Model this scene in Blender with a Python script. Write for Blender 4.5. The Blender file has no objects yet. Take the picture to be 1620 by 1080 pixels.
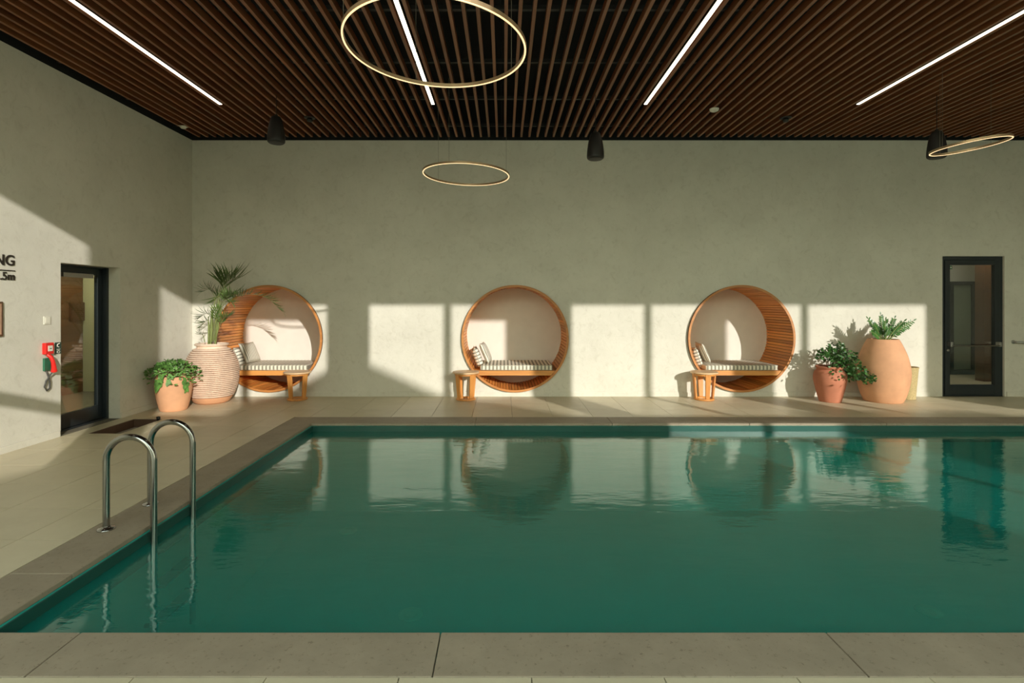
import bpy, bmesh, math, random
from mathutils import Vector, Matrix, Euler
from mathutils.geometry import tessellate_polygon
R = math.radians
random.seed(7)
sc = bpy.context.scene
COL = sc.collection

# ------------------------------------------------------------------ camera, world, sun, exposure
F, CX, CY, CH, D = 850.0, 797.0, 478.0, 1.46, 8.333      # focal length (px of 1620), vanishing point, eye height, depth of back wall
cam_d = bpy.data.cameras.new('camera'); cam = bpy.data.objects.new('camera', cam_d); COL.objects.link(cam)
cam.location = (0, 0, CH); cam.rotation_euler = (R(90), 0, 0)
cam_d.sensor_width = 36; cam_d.lens = 36*F/1620
cam_d.shift_x = (810-CX)/1620; cam_d.shift_y = -(540-CY)/1620
cam_d.clip_start = .05
sc.camera = cam

w = bpy.data.worlds.new('sky'); sc.world = w; w.use_nodes = True
nt = w.node_tree; nt.nodes.clear()
tc = nt.nodes.new('ShaderNodeTexCoord'); sp = nt.nodes.new('ShaderNodeSeparateXYZ')
rp = nt.nodes.new('ShaderNodeValToRGB'); bg = nt.nodes.new('ShaderNodeBackground'); wo = nt.nodes.new('ShaderNodeOutputWorld')
nt.links.new(tc.outputs['Generated'], sp.inputs[0]); nt.links.new(sp.outputs['Z'], rp.inputs[0])
e = rp.color_ramp.elements
e[0].position = 0.0; e[0].color = (.96, .93, .62, 1)
e[1].position = .7; e[1].color = (.54, .66, .64, 1)
m_ = e.new(.18); m_.color = (.84, .88, .64, 1)
nt.links.new(rp.outputs[0], bg.inputs[0]); bg.inputs[1].default_value = 5.4
nt.links.new(bg.outputs[0], wo.inputs[0])

SD = Vector((-.506, 1, -.338))
sl = bpy.data.lights.new('sun', 'SUN'); so = bpy.data.objects.new('sun', sl); COL.objects.link(so)
sl.energy = 3.75; sl.angle = R(.53); sl.color = (1.0, .95, .86)
so.rotation_euler = SD.to_track_quat('-Z', 'Y').to_euler(); so.location = (6, -12, 6)

sc.view_settings.view_transform = 'Standard'; sc.view_settings.look = 'None'
sc.view_settings.exposure = 0.0; sc.view_settings.gamma = 1.0; sc.view_settings.use_curve_mapping = False
sc.cycles.use_denoising = True
sc.cycles.max_bounces = 12; sc.cycles.diffuse_bounces = 6; sc.cycles.glossy_bounces = 4
sc.cycles.transparent_max_bounces = 12; sc.cycles.caustics_reflective = False; sc.cycles.caustics_refractive = False
sc.cycles.sample_clamp_indirect = 6

# ------------------------------------------------------------------ measuring helpers
def P(px, py, Y):                                # point seen at (px, py) of the 1620 photo, at depth Y
    return Vector(((px-CX)*Y/F, Y, CH-(py-CY)*Y/F))
XW = -4.83                                       # left wall
def LW(px, py):                                  # point of the left wall
    Y = -XW*F/(CX-px); return Vector((XW, Y, CH-(py-CY)*Y/F))

# ------------------------------------------------------------------ materials
def newmat(name):
    m = bpy.data.materials.new(name); m.use_nodes = True
    n = m.node_tree; b = n.nodes['Principled BSDF']; return m, n, b
def node(n, t, **k):
    x = n.nodes.new(t)
    for a, v in k.items():
        if a in x.inputs.keys(): x.inputs[a].default_value = v
        else: setattr(x, a, v)
    return x
def coords(n, scale=(1, 1, 1)):
    t = n.nodes.new('ShaderNodeTexCoord'); mp = n.nodes.new('ShaderNodeMapping')
    mp.inputs['Scale'].default_value = scale; n.links.new(t.outputs['Object'], mp.inputs[0]); return mp
def ramp(n, fac, stops):
    r = n.nodes.new('ShaderNodeValToRGB'); e = r.color_ramp.elements
    e[0].position, e[0].color = stops[0][0], (*stops[0][1], 1)
    e[1].position, e[1].color = stops[-1][0], (*stops[-1][1], 1)
    for p, c in stops[1:-1]:
        q = e.new(p); q.color = (*c, 1)
    n.links.new(fac, r.inputs[0]); return r
def mixc(n, fac, a, b, mode='MIX'):
    x = n.nodes.new('ShaderNodeMix'); x.data_type = 'RGBA'; x.blend_type = mode
    if isinstance(fac, float): x.inputs[0].default_value = fac
    else: n.links.new(fac, x.inputs[0])
    for i, v in ((6, a), (7, b)):
        if isinstance(v, tuple): x.inputs[i].default_value = (*v, 1)
        else: n.links.new(v, x.inputs[i])
    return x.outputs[2]
def bump(n, b, h, s, d=.01):
    bp = n.nodes.new('ShaderNodeBump'); bp.inputs['Strength'].default_value = s; bp.inputs['Distance'].default_value = d
    n.links.new(h, bp.inputs['Height']); n.links.new(bp.outputs[0], b.inputs['Normal'])
def plain(name, c, rough=.6, metal=0, nscale=30, var=.12, bmp=.1):
    m, n, b = newmat(name); b.inputs['Roughness'].default_value = rough; b.inputs['Metallic'].default_value = metal
    mp = coords(n); nz = node(n, 'ShaderNodeTexNoise', Scale=nscale, Detail=4.0); n.links.new(mp.outputs[0], nz.inputs[0])
    r = ramp(n, nz.outputs[0], [(.3, tuple(x*(1-var) for x in c)), (.7, tuple(min(1, x*(1+var)) for x in c))])
    n.links.new(r.outputs[0], b.inputs['Base Color'])
    if bmp: bump(n, b, nz.outputs[0], bmp, .004)
    return m
def plaster():
    m, n, b = newmat('plaster'); b.inputs['Roughness'].default_value = .85
    mp = coords(n); a = node(n, 'ShaderNodeTexNoise', Scale=1.6, Detail=6.0, Roughness=.65); n.links.new(mp.outputs[0], a.inputs[0])
    c = node(n, 'ShaderNodeTexNoise', Scale=9.0, Detail=8.0, Roughness=.7, Distortion=1.2); n.links.new(mp.outputs[0], c.inputs[0])
    r1 = ramp(n, a.outputs[0], [(.3, (.64, .615, .54)), (.72, (.73, .705, .625))])
    r2 = ramp(n, c.outputs[0], [(.3, (.87, .86, .84)), (.46, (.975, .975, .965)), (.7, (1, 1, 1))])
    n.links.new(mixc(n, 1.0, r1.outputs[0], r2.outputs[0], 'MULTIPLY'), b.inputs['Base Color'])
    bump(n, b, c.outputs[0], .25, .012); return m
def wood(name, c1, c2, axis, rough=.5, per_island=.25, sc_=1.0):
    m, n, b = newmat(name); b.inputs['Roughness'].default_value = rough
    s = [26*sc_]*3; s[axis] = 1.6*sc_
    mp = coords(n, tuple(s)); g = node(n, 'ShaderNodeNewGeometry')
    ad = node(n, 'ShaderNodeVectorMath', operation='ADD'); n.links.new(mp.outputs[0], ad.inputs[0])
    mu = node(n, 'ShaderNodeMath', operation='MULTIPLY'); mu.inputs[1].default_value = 37.0
    oi = node(n, 'ShaderNodeObjectInfo'); su = node(n, 'ShaderNodeMath', operation='ADD')
    n.links.new(g.outputs['Random Per Island'], su.inputs[0]); n.links.new(oi.outputs['Random'], su.inputs[1])
    n.links.new(su.outputs[0], mu.inputs[0]); n.links.new(mu.outputs[0], ad.inputs[1])
    nz = node(n, 'ShaderNodeTexNoise', Scale=1.0, Detail=5.0, Roughness=.6, Distortion=.8); n.links.new(ad.outputs[0], nz.inputs[0])
    r = ramp(n, nz.outputs[0], [(.3, c1), (.68, c2)])
    fr = node(n, 'ShaderNodeMath', operation='FRACT'); n.links.new(su.outputs[0], fr.inputs[0])
    v = ramp(n, fr.outputs[0], [(0, (1-per_island,)*3), (1, (1, 1, 1))])
    n.links.new(mixc(n, 1.0, r.outputs[0], v.outputs[0], 'MULTIPLY'), b.inputs['Base Color'])
    bump(n, b, nz.outputs[0], .2, .002); return m
def stone(name, c1, c2, fleck=None, rough=.6, per=.06):
    m, n, b = newmat(name); b.inputs['Roughness'].default_value = rough
    g = node(n, 'ShaderNodeNewGeometry')
    a = node(n, 'ShaderNodeTexNoise', Scale=3.0, Detail=8.0, Roughness=.7); n.links.new(g.outputs['Position'], a.inputs[0])
    r = ramp(n, a.outputs[0], [(.3, c1), (.7, c2)]); out = r.outputs[0]
    if fleck:
        f = node(n, 'ShaderNodeTexNoise', Scale=38.0, Detail=6.0, Roughness=.75); n.links.new(g.outputs['Position'], f.inputs[0])
        rf = ramp(n, f.outputs[0], [(.33, fleck), (.43, (1, 1, 1))]); out = mixc(n, 1.0, out, rf.outputs[0], 'MULTIPLY')
    oi = node(n, 'ShaderNodeObjectInfo')
    v = ramp(n, oi.outputs['Random'], [(0, (1-per,)*3), (1, (1, 1, 1))])
    n.links.new(mixc(n, 1.0, out, v.outputs[0], 'MULTIPLY'), b.inputs['Base Color'])
    bump(n, b, a.outputs[0], .08, .004); return m
def stripes(name, axis, period, ca, cb, duty=.5, off=0):
    m, n, b = newmat(name); b.inputs['Roughness'].default_value = .9
    t = n.nodes.new('ShaderNodeTexCoord'); s = n.nodes.new('ShaderNodeSeparateXYZ'); n.links.new(t.outputs['Object'], s.inputs[0])
    mu = node(n, 'ShaderNodeMath', operation='MULTIPLY_ADD'); mu.inputs[1].default_value = 1/period; mu.inputs[2].default_value = off+50
    n.links.new(s.outputs[axis], mu.inputs[0]); fr = node(n, 'ShaderNodeMath', operation='FRACT'); n.links.new(mu.outputs[0], fr.inputs[0])
    r = ramp(n, fr.outputs[0], [(0, ca), (duty-.05, ca), (duty+.05, cb), (.95, cb), (1, ca)])
    n.links.new(r.outputs[0], b.inputs['Base Color'])
    nz = node(n, 'ShaderNodeTexNoise', Scale=350.0); n.links.new(t.outputs['Object'], nz.inputs[0]); bump(n, b, nz.outputs[0], .2, .002); return m
def emit(name, c, s):
    m, n, b = newmat(name); b.inputs['Base Color'].default_value = (*c, 1)
    b.inputs['Emission Color'].default_value = (*c, 1); b.inputs['Emission Strength'].default_value = s; return m
def seethrough(name, tint, ior, rough=0.0, ripple=False, refl=(1, 1, 1), body=None):
    m = bpy.data.materials.new(name); m.use_nodes = True; n = m.node_tree; n.nodes.clear()
    o = n.nodes.new('ShaderNodeOutputMaterial'); mx = n.nodes.new('ShaderNodeMixShader')
    tr = n.nodes.new('ShaderNodeBsdfTransparent'); tr.inputs[0].default_value = (*tint, 1)
    gl = n.nodes.new('ShaderNodeBsdfGlossy'); gl.inputs['Roughness'].default_value = rough; gl.inputs['Color'].default_value = (*refl, 1)
    fr = n.nodes.new('ShaderNodeFresnel')
    gb = n.nodes.new('ShaderNodeNewGeometry'); mi_ = n.nodes.new('ShaderNodeMath'); mi_.operation = 'MULTIPLY_ADD'      # thin sheet: same reflectance from both sides
    mi_.inputs[1].default_value = 1/ior-ior; mi_.inputs[2].default_value = ior
    n.links.new(gb.outputs['Backfacing'], mi_.inputs[0]); n.links.new(mi_.outputs[0], fr.inputs[0])
    low = tr
    if body:                                     # cloudiness of the water itself: part of the light is scattered back
        low = n.nodes.new('ShaderNodeMixShader'); low.inputs[0].default_value = .62
        df = n.nodes.new('ShaderNodeBsdfDiffuse'); df.inputs[0].default_value = (*body, 1)
        n.links.new(tr.outputs[0], low.inputs[1]); n.links.new(df.outputs[0], low.inputs[2])
    n.links.new(fr.outputs[0], mx.inputs[0]); n.links.new(low.outputs[0], mx.inputs[1]); n.links.new(gl.outputs[0], mx.inputs[2])
    n.links.new(mx.outputs[0], o.inputs[0])
    if ripple:
        g = n.nodes.new('ShaderNodeNewGeometry'); mp = n.nodes.new('ShaderNodeMapping'); mp.inputs['Scale'].default_value = (1.0, 2.2, 1)
        n.links.new(g.outputs['Position'], mp.inputs[0])
        a = node(n, 'ShaderNodeTexNoise', Scale=2.6, Detail=2.0, Roughness=.5); n.links.new(mp.outputs[0], a.inputs[0])
        c = node(n, 'ShaderNodeTexNoise', Scale=15.0, Detail=3.0); n.links.new(mp.outputs[0], c.inputs[0])
        s = node(n, 'ShaderNodeMath', operation='MULTIPLY_ADD'); s.inputs[1].default_value = .20
        n.links.new(c.outputs[0], s.inputs[0]); n.links.new(a.outputs[0], s.inputs[2])
        bp = n.nodes.new('ShaderNodeBump'); bp.inputs['Strength'].default_value = 1.0; bp.inputs['Distance'].default_value = .0032
        n.links.new(s.outputs[0], bp.inputs['Height']); n.links.new(bp.outputs[0], gl.inputs['Normal']); n.links.new(bp.outputs[0], fr.inputs['Normal'])
    return m

M = {}
M['plaster'] = plaster()
M['white_plaster'] = plain('white_plaster', (.78, .72, .65), .85, nscale=6, var=.03, bmp=.05)
M['black'] = plain('black_paint', (.006, .006, .007), .9, var=.2, bmp=0)
M['slat'] = wood('ceiling_slat_wood', (.20, .062, .023), (.31, .112, .043), 1, .36, .25, .5)
M['rail'] = plain('carrier_metal', (.012, .012, .013), .5, var=.1, bmp=0)
M['tile'] = stone('deck_tile', (.58, .51, .355), (.65, .58, .415), None, .42)
M['grout'] = plain('grout', (.16, .14, .10), .9, var=.1)
M['coping'] = stone('coping_stone', (.285, .235, .172), (.375, .31, .228), (.62, .60, .56), .65, .05)
M['pool'] = plain('pool_tile', (.02, .46, .40), .4, nscale=3, var=.05, bmp=0)
M['band'] = plain('shaded_pool_tile', (.015, .085, .07), .35, nscale=3, var=.1, bmp=0)  # pool tile darkened in colour to carry the shade under the coping
M['water'] = seethrough('water', (.60, .93, .88), 1.6, .004, True, body=(.006, .215, .18), refl=(.88, 1.0, .93))
M['glass'] = seethrough('door_glass', (.80, .84, .82), 1.5, 0.0)
M['frame'] = plain('dark_frame_paint', (.012, .018, .022), .4, var=.1, bmp=0)
M['steel'] = plain('polished_steel', (.34, .34, .33), .16, 1, var=.04, bmp=0)
M['satin'] = plain('satin_steel', (.45, .44, .42), .35, 1, var=.04, bmp=0)
M['teak'] = wood('niche_wood', (.74, .25, .05), (.95, .42, .095), 1, .45, .42, .6)
M['teak_x'] = wood('bench_wood', (.60, .24, .06), (.82, .38, .10), 0, .45, .15, .5)
M['teak_z'] = wood('table_wood', (.60, .22, .05), (.80, .36, .09), 2, .45, .2, .6)
M['hoop'] = wood('hoop_wood', (.42, .16, .04), (.60, .25, .07), 0, .45, .1, .5)
M['ttop'] = wood('table_top_wood', (.66, .42, .22), (.80, .56, .33), 0, .45, .1, .5)
M['gap'] = plain('wood_gap', (.10, .04, .012), .9, var=.1, bmp=0)
M['terra'] = plain('terracotta', (.66, .345, .19), .8, nscale=5, var=.10, bmp=.1)
M['terra_red'] = plain('red_terracotta', (.50, .185, .105), .75, nscale=6, var=.12, bmp=.1)
M['terra_pale'] = plain('pale_washed_terracotta', (.78, .60, .47), .85, nscale=9, var=.12, bmp=.2)
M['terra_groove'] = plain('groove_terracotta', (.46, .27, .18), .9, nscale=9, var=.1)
M['soil'] = plain('soil', (.03, .02, .012), .95, nscale=60, var=.4, bmp=.5)
M['palm'] = plain('palm_leaf', (.095, .16, .04), .45, nscale=7, var=.45, bmp=0)
M['zz'] = plain('glossy_leaf', (.045, .13, .025), .3, nscale=14, var=.5, bmp=0)
M['bush'] = plain('bush_leaf', (.04, .12, .025), .4, nscale=14, var=.6, bmp=0)
M['fern'] = plain('light_green_leaf', (.11, .25, .05), .5, nscale=12, var=.5, bmp=0)
M['stem'] = plain('green_stem', (.22, .26, .08), .6, var=.2, bmp=0)
M['bark'] = plain('brown_stem', (.13, .08, .04), .8, var=.2, bmp=0)
M['straw'] = plain('straw', (.50, .40, .20), .9, nscale=70, var=.2, bmp=.5)
M['cush'] = stripes('striped_cushion_cloth', 0, .0575, (.80, .76, .64), (.27, .26, .20), .52)
M['pil'] = stripes('striped_pillow_cloth', 2, .052, (.80, .76, .66), (.25, .25, .20), .6)
M['pil2'] = stripes('fine_striped_pillow_cloth', 1, .040, (.80, .76, .66), (.30, .29, .23), .6)
M['pipe'] = plain('piping_cloth', (.55, .52, .42), .9, var=.1)
M['strip'] = emit('strip_light', (1.0, .86, .66), 3.2)
M['ringlight'] = emit('ring_diffuser', (1.0, .72, .40), 1.25)
M['bronze'] = plain('champagne_metal', (.42, .30, .18), .35, .6, var=.05, bmp=0)
M['wire'] = plain('steel_wire', (.20, .18, .14), .5, .5, var=.05, bmp=0)
M['speaker'] = plain('black_speaker', (.012, .011, .010), .5, var=.1, bmp=0)
M['white'] = plain('white_plastic', (.75, .72, .62), .5, var=.03, bmp=0)
M['red'] = plain('red_plastic', (.72, .02, .015), .35, var=.05, bmp=0)
M['green'] = plain('green_plastic', (.02, .13, .07), .5, var=.08, bmp=0)
M['darksign'] = plain('dark_green_sign', (.03, .06, .045), .5, var=.1, bmp=0)
M['lettering'] = plain('dark_lettering', (.025, .018, .012), .6, var=.1, bmp=0)
M['cable'] = plain('grey_cable', (.05, .05, .045), .5, var=.1, bmp=0)
M['hallwood'] = wood('hall_boards', (.10, .045, .02), (.17, .08, .035), 1, .5, .3, .5)
M['hallpale'] = plain('hall_paint', (.66, .66, .46), .8, var=.03)
M['jet'] = plain('inlet_plastic', (.14, .55, .44), .5, var=.03, bmp=0)
M['pave'] = plain('outdoor_paving', (.36, .34, .28), .85, nscale=2, var=.1)
M['render'] = plain('outdoor_render', (.40, .38, .31), .85, nscale=2, var=.1)
M['blue_floor'] = plain('basin_floor', (.36, .31, .25), .35, var=.1)
M['dkbasin'] = plain('basin_side', (.10, .055, .035), .5, var=.1)

# ------------------------------------------------------------------ mesh helpers
class MB:
    def __init__(s): s.v = []; s.f = []; s.mi = []; s.sm = []
    def add(s, vs, fs, mi=0, smooth=False, mat=None):
        o = len(s.v)
        for q in vs:
            q = Vector(q); s.v.append(mat @ q if mat else q)
        for f in fs: s.f.append([i+o for i in f]); s.mi.append(mi); s.sm.append(smooth)
        return s
    def box(s, a, b, mi=0, mat=None):
        x0, y0, z0 = a; x1, y1, z1 = b
        vs = [(x0, y0, z0), (x1, y0, z0), (x1, y1, z0), (x0, y1, z0), (x0, y0, z1), (x1, y0, z1), (x1, y1, z1), (x0, y1, z1)]
        return s.add(vs, [(0, 3, 2, 1), (4, 5, 6, 7), (0, 1, 5, 4), (1, 2, 6, 5), (2, 3, 7, 6), (3, 0, 4, 7)], mi, False, mat)
    def tube(s, pts, r, n=8, mi=0, closed=False, caps=True):
        pts = [Vector(p) for p in pts]; N = len(pts); vs = []
        prev = None
        for i, p in enumerate(pts):
            a = pts[(i-1) % N] if (closed or i > 0) else p; b = pts[(i+1) % N] if (closed or i < N-1) else p
            t = (b-a).normalized()
            if prev is None:
                u = t.cross(Vector((0, 0, 1)))
                if u.length < .05: u = t.cross(Vector((1, 0, 0)))
            else: u = prev - t*prev.dot(t)
            u.normalize(); prev = u; v = t.cross(u)
            rr = r[i] if isinstance(r, (list, tuple)) else r
            for k in range(n):
                a_ = 2*math.pi*k/n; vs.append(p + (u*math.cos(a_)+v*math.sin(a_))*rr)
        fs = []
        for i in range(N if closed else N-1):
            j = (i+1) % N
            for k in range(n): fs.append((i*n+k, i*n+(k+1) % n, j*n+(k+1) % n, j*n+k))
        s.add(vs, fs, mi, True)
        if caps and not closed:
            s.add(vs[:n], [tuple(reversed(range(n)))], mi); s.add(vs[-n:], [tuple(range(n))], mi)
        return s
    def lathe(s, prof, n=40, mi=0, c=(0, 0, 0), mis=None, smooth=True, cap0=True, cap1=True):
        vs = []
        for r, z in prof:
            for k in range(n):
                a = 2*math.pi*k/n; vs.append((c[0]+r*math.cos(a), c[1]+r*math.sin(a), c[2]+z))
        o = len(s.v); s.v += [Vector(q) for q in vs]
        for i in range(len(prof)-1):
            for k in range(n):
                s.f.append([o+i*n+k, o+i*n+(k+1) % n, o+(i+1)*n+(k+1) % n, o+(i+1)*n+k]); s.mi.append(mis[i] if mis else mi); s.sm.append(smooth)
        if cap0: s.f.append([o+k for k in reversed(range(n))]); s.mi.append(mi); s.sm.append(False)
        if cap1: s.f.append([o+(len(prof)-1)*n+k for k in range(n)]); s.mi.append(mi); s.sm.append(False)
        return s
    def leaf(s, p, d, up, L, W, mi=0, curl=0.0, shape=((.0, .25), (.35, 1.0), (.7, .75))):
        d = Vector(d).normalized(); side = d.cross(Vector(up))
        if side.length < .05: side = d.cross(Vector((1, 0, 0)))
        side.normalize(); nrm = side.cross(d); p = Vector(p); vs = []
        for t, wd in shape:
            c = p+d*L*t - nrm*curl*L*t*t
            vs += [c-side*W*wd*.5+nrm*W*.10, c+side*W*wd*.5+nrm*W*.10]
        vs.append(p+d*L-nrm*curl*L); k = len(vs)-1
        fs = [(2*i, 2*i+1, 2*i+3, 2*i+2) for i in range(len(shape)-1)]+[(k-2, k-1, k)]
        return s.add(vs, fs, mi, True)
    def mesh(s, name, mats, recalc=False):
        me = bpy.data.meshes.new(name); me.from_pydata([tuple(v) for v in s.v], [], s.f)
        for m in (mats if isinstance(mats, (list, tuple)) else [mats]): me.materials.append(m)
        me.polygons.foreach_set('material_index', s.mi); me.polygons.foreach_set('use_smooth', s.sm)
        if recalc:
            b = bmesh.new(); b.from_mesh(me); bmesh.ops.recalc_face_normals(b, faces=b.faces[:]); b.to_mesh(me); b.free()
        me.update(); return me
    def obj(s, name, mats, parent=None, loc=None, rot=None, bevel=0, recalc=False):
        o = link(name, s.mesh(name, mats, recalc), parent, loc, rot)
        if bevel: bev(o, bevel)
        return o
def link(name, me, parent=None, loc=None, rot=None):
    o = bpy.data.objects.new(name, me); COL.objects.link(o)
    if parent: o.parent = parent
    if loc is not None: o.location = loc
    if rot is not None: o.rotation_euler = rot
    return o
def bev(o, wd, seg=2):
    m = o.modifiers.new('bevel', 'BEVEL'); m.width = wd; m.segments = seg; m.limit_method = 'ANGLE'
def tag(o, label, cat, group=None, kind=None):
    o['label'] = label; o['category'] = cat
    if group: o['group'] = group
    if kind: o['kind'] = kind
    return o
def thing(name, label, cat, loc=(0, 0, 0), rz=0, group=None):
    o = bpy.data.objects.new(name, None); COL.objects.link(o); o.location = loc; o.rotation_euler = (0, 0, rz)
    o.empty_display_size = .1
    return tag(o, label, cat, group)
def struct(o):
    o['kind'] = 'structure'; return o
def copy_tree(o, parent=None):
    c = o.copy(); COL.objects.link(c); c.parent = parent
    for ch in list(o.children): copy_tree(ch, c)
    return c

# ------------------------------------------------------------------ room shell
ZC = 3.97                                        # underside of the ceiling slats
RX, YF = 13.0, -.5                               # right wall, window front
PODX = [(426.8-CX)/102, (814.8-CX)/102, (1171.6-CX)/102]; PODZ = .899; PR = .824
DR = (6.804, 7.765, 2.175)                       # right door opening x0, x1, height
DL = (5.857, 6.763, 1.892)                       # left door opening y0, y1, height
def sheet(name, loops, mk, thick, mat):
    tris = tessellate_polygon([[Vector((a, b, 0)) for a, b in lp] for lp in loops])
    flat = [q for lp in loops for q in lp]
    me = bpy.data.meshes.new(name); me.from_pydata([mk(a, b) for a, b in flat], [], [tuple(t) for t in tris]); me.materials.append(mat)
    b = bmesh.new(); b.from_mesh(me); bmesh.ops.recalc_face_normals(b, faces=b.faces[:])
    # uniform direction: extrude by hand
    ex = bmesh.ops.extrude_face_region(b, geom=b.faces[:])
    vv = [g for g in ex['geom'] if isinstance(g, bmesh.types.BMVert)]
    bmesh.ops.translate(b, verts=vv, vec=thick); bmesh.ops.recalc_face_normals(b, faces=b.faces[:]); b.to_mesh(me); b.free(); me.update()
    return link(name, me)
outer = [(XW-.01, 0), (DR[0], 0), (DR[0], DR[2]), (DR[1], DR[2]), (DR[1], 0), (RX, 0), (RX, ZC), (XW-.01, ZC)]
circ = [[(cx+PR*math.cos(2*math.pi*k/96), PODZ+PR*math.sin(2*math.pi*k/96)) for k in range(96)] for cx in PODX]
struct(sheet('wall_back', [outer]+circ, lambda a, b: (a, D, b), Vector((0, .10, 0)), M['plaster']))
lo = [(YF-.1, 0), (DL[0], 0), (DL[0], DL[2]), (DL[1], DL[2]), (DL[1], 0), (D+.1, 0), (D+.1, ZC), (YF-.1, ZC)]
struct(sheet('wall_left', [lo], lambda a, b: (XW, a, b), Vector((-.143, 0, 0)), M['plaster']))
struct(MB().box((RX, YF-.1, 0), (RX+.15, D+.1, ZC)).obj('wall_right', M['plaster']))

# ceiling: black deck above, slats below it
cl = MB(); cl.box((XW-.15, YF-.1, 4.62), (RX+.15, D+.1, 4.75))
cl.box((XW-.15, YF-.1, ZC), (XW, D+.1, 4.62)); cl.box((XW, D, ZC), (RX, D+.1, 4.62)); cl.box((RX, YF-.1, ZC), (RX+.15, D+.1, 4.62))
ceil = struct(cl.obj('ceiling', M['black']))
SY0, SY1, SP = 1.12, 8.17, 2.693/22
sm = MB().box((-.0155, SY0, ZC), (.0155, SY1, ZC+.072)).mesh('slat', M['slat'])
STRIPX = [-3.59+2.693*i for i in range(6)]
k = -9
while True:
    x = -3.59+(k+.5)*SP; k += 1
    if x > RX-.1: break
    link('slat', sm, ceil, (x, 0, 0))
rm = MB().box((XW+.02, -.02, ZC+.073), (RX-.02, .02, ZC+.11)).mesh('carrier_rail', M['rail'])
for i in range(7):
    y = 1.62+1.045*i; link('carrier_rail', rm, ceil, (0, y, 0))
hm = MB().box((-.004, -.004, 0), (.004, .004, .54)).mesh('hanger_rod', M['rail'])
for i in range(7):
    for j in range(9): link('hanger_rod', hm, ceil, (XW+.8+2.0*j, 1.62+1.045*i, ZC+.109))

# floor: base slabs with pool and foot basin left open; tiles and coping laid on top
PX0, PY0, PY1, PX1 = -2.32, 2.377, 6.48, 11.2            # pool opening
CW = .345; CO = (PX0-CW, 2.093, PY1+.36, PX1+CW)         # coping outer edge (x0, y0, y1, x1)
FB = (-4.63, -4.27, 5.98, 6.72)                          # foot basin
fl = MB(); TB = -.014
def slab(x0, y0, x1, y1): fl.box((x0, y0, -.30), (x1, y1, TB))
slab(XW-.15, YF-.1, RX+.15, CO[1]+.1); slab(XW-.15, CO[1]+.1, FB[0], D+.1); slab(FB[0], CO[1]+.1, FB[1], FB[2]); slab(FB[0], FB[3], FB[1], D+.1)
slab(FB[1], CO[1]+.1, CO[0]+.1, D+.1); slab(CO[0]+.1, CO[2]-.1, RX+.15, D+.1); slab(CO[3]-.1, CO[1]+.1, RX+.15, CO[2]-.1)
floor = struct(fl.obj('floor', M['grout']))
tile_cache = {}
def tile(x0, y0, x1, y1, g=.0022):
    if x1-x0 < .03 or y1-y0 < .03: return
    key = (round(x1-x0, 3), round(y1-y0, 3))
    if key not in tile_cache:
        a, b = key[0]/2-g, key[1]/2-g; tile_cache[key] = MB().box((-a, -b, -.014), (a, b, 0)).mesh('tile', M['tile'])
    link('tile', tile_cache[key], floor, ((x0+x1)/2, (y0+y1)/2, 0))
gx = [XW]+[-.408+.516*i for i in range(-8, 27) if XW+.06 < -.408+.516*i < RX-.05]+[RX]
gyb = [CO[2]+i*(D-CO[2])/3 for i in range(4)]
for a, b in zip(gx[:-1], gx[1:]):
    for c, d in zip(gyb[:-1], gyb[1:]): tile(a, c, b, d)
ROW = .505
rows = [CO[2]-ROW*i for i in range(10)][::-1]; rows = [CO[1]] + [r for r in rows if r > CO[1]+.1]
gl_ = [x for x in gx if x < CO[0]-.05]+[CO[0]]
for a, b in zip(gl_[:-1], gl_[1:]):
    for c, d in zip(rows[:-1], rows[1:]):
        if b > FB[0]+.01 and a < FB[1]-.01 and d > FB[2]+.01 and c < FB[3]-.01:      # cut around the foot basin
            for (e0, e1) in ((a, min(b, FB[0])), (max(a, FB[1]), b)):
                if e1-e0 > .03: tile(e0, c, e1, d)
            m0, m1 = max(a, FB[0]), min(b, FB[1])
            if c < FB[2]: tile(m0, c, m1, FB[2])
            if d > FB[3]: tile(m0, FB[3], m1, d)
        else: tile(a, c, b, d)
for c, d in ((CO[1]-ROW, CO[1]), (CO[1]-2*ROW, CO[1]-ROW)):
    for a, b in zip(gx[:-1], gx[1:]):
        if a < 3.6: tile(a, c, b, d)
# plain deck where nothing is seen
tile(gx[[i for i, x in enumerate(gx) if x >= 3.6][0]], CO[1]-2*ROW, RX, CO[1]); tile(XW, YF-.1, RX, CO[1]-2*ROW); tile(CO[3], CO[1], RX, CO[2])

# pool basin, coping, water
WZ, PD = -.093, -1.05
b_ = MB()
b_.box((PX0-.15, PY0-.15, PD-.1), (PX1+.15, PY1+.15, PD))
b_.box((PX0-.15, PY0-.15, PD), (PX0+.012, PY1+.15, -.031)); b_.box((PX1-.012, PY0-.15, PD), (PX1+.15, PY1+.15, -.031))
b_.box((PX0+.012, PY0-.15, PD), (PX1-.012, PY0+.012, -.031)); b_.box((PX0+.012, PY1-.012, PD), (PX1-.012, PY1+.15, -.031))
pool = struct(b_.obj('pool_basin', M['pool']))
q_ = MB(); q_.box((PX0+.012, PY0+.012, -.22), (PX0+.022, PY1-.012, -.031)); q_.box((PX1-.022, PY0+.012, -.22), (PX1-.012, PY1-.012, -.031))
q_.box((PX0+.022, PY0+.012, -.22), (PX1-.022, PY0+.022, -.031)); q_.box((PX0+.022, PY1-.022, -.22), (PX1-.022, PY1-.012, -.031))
q_.obj('coping_shade_band', M['band'], pool)  # dark strip standing in for shade below the coping overhang
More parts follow.
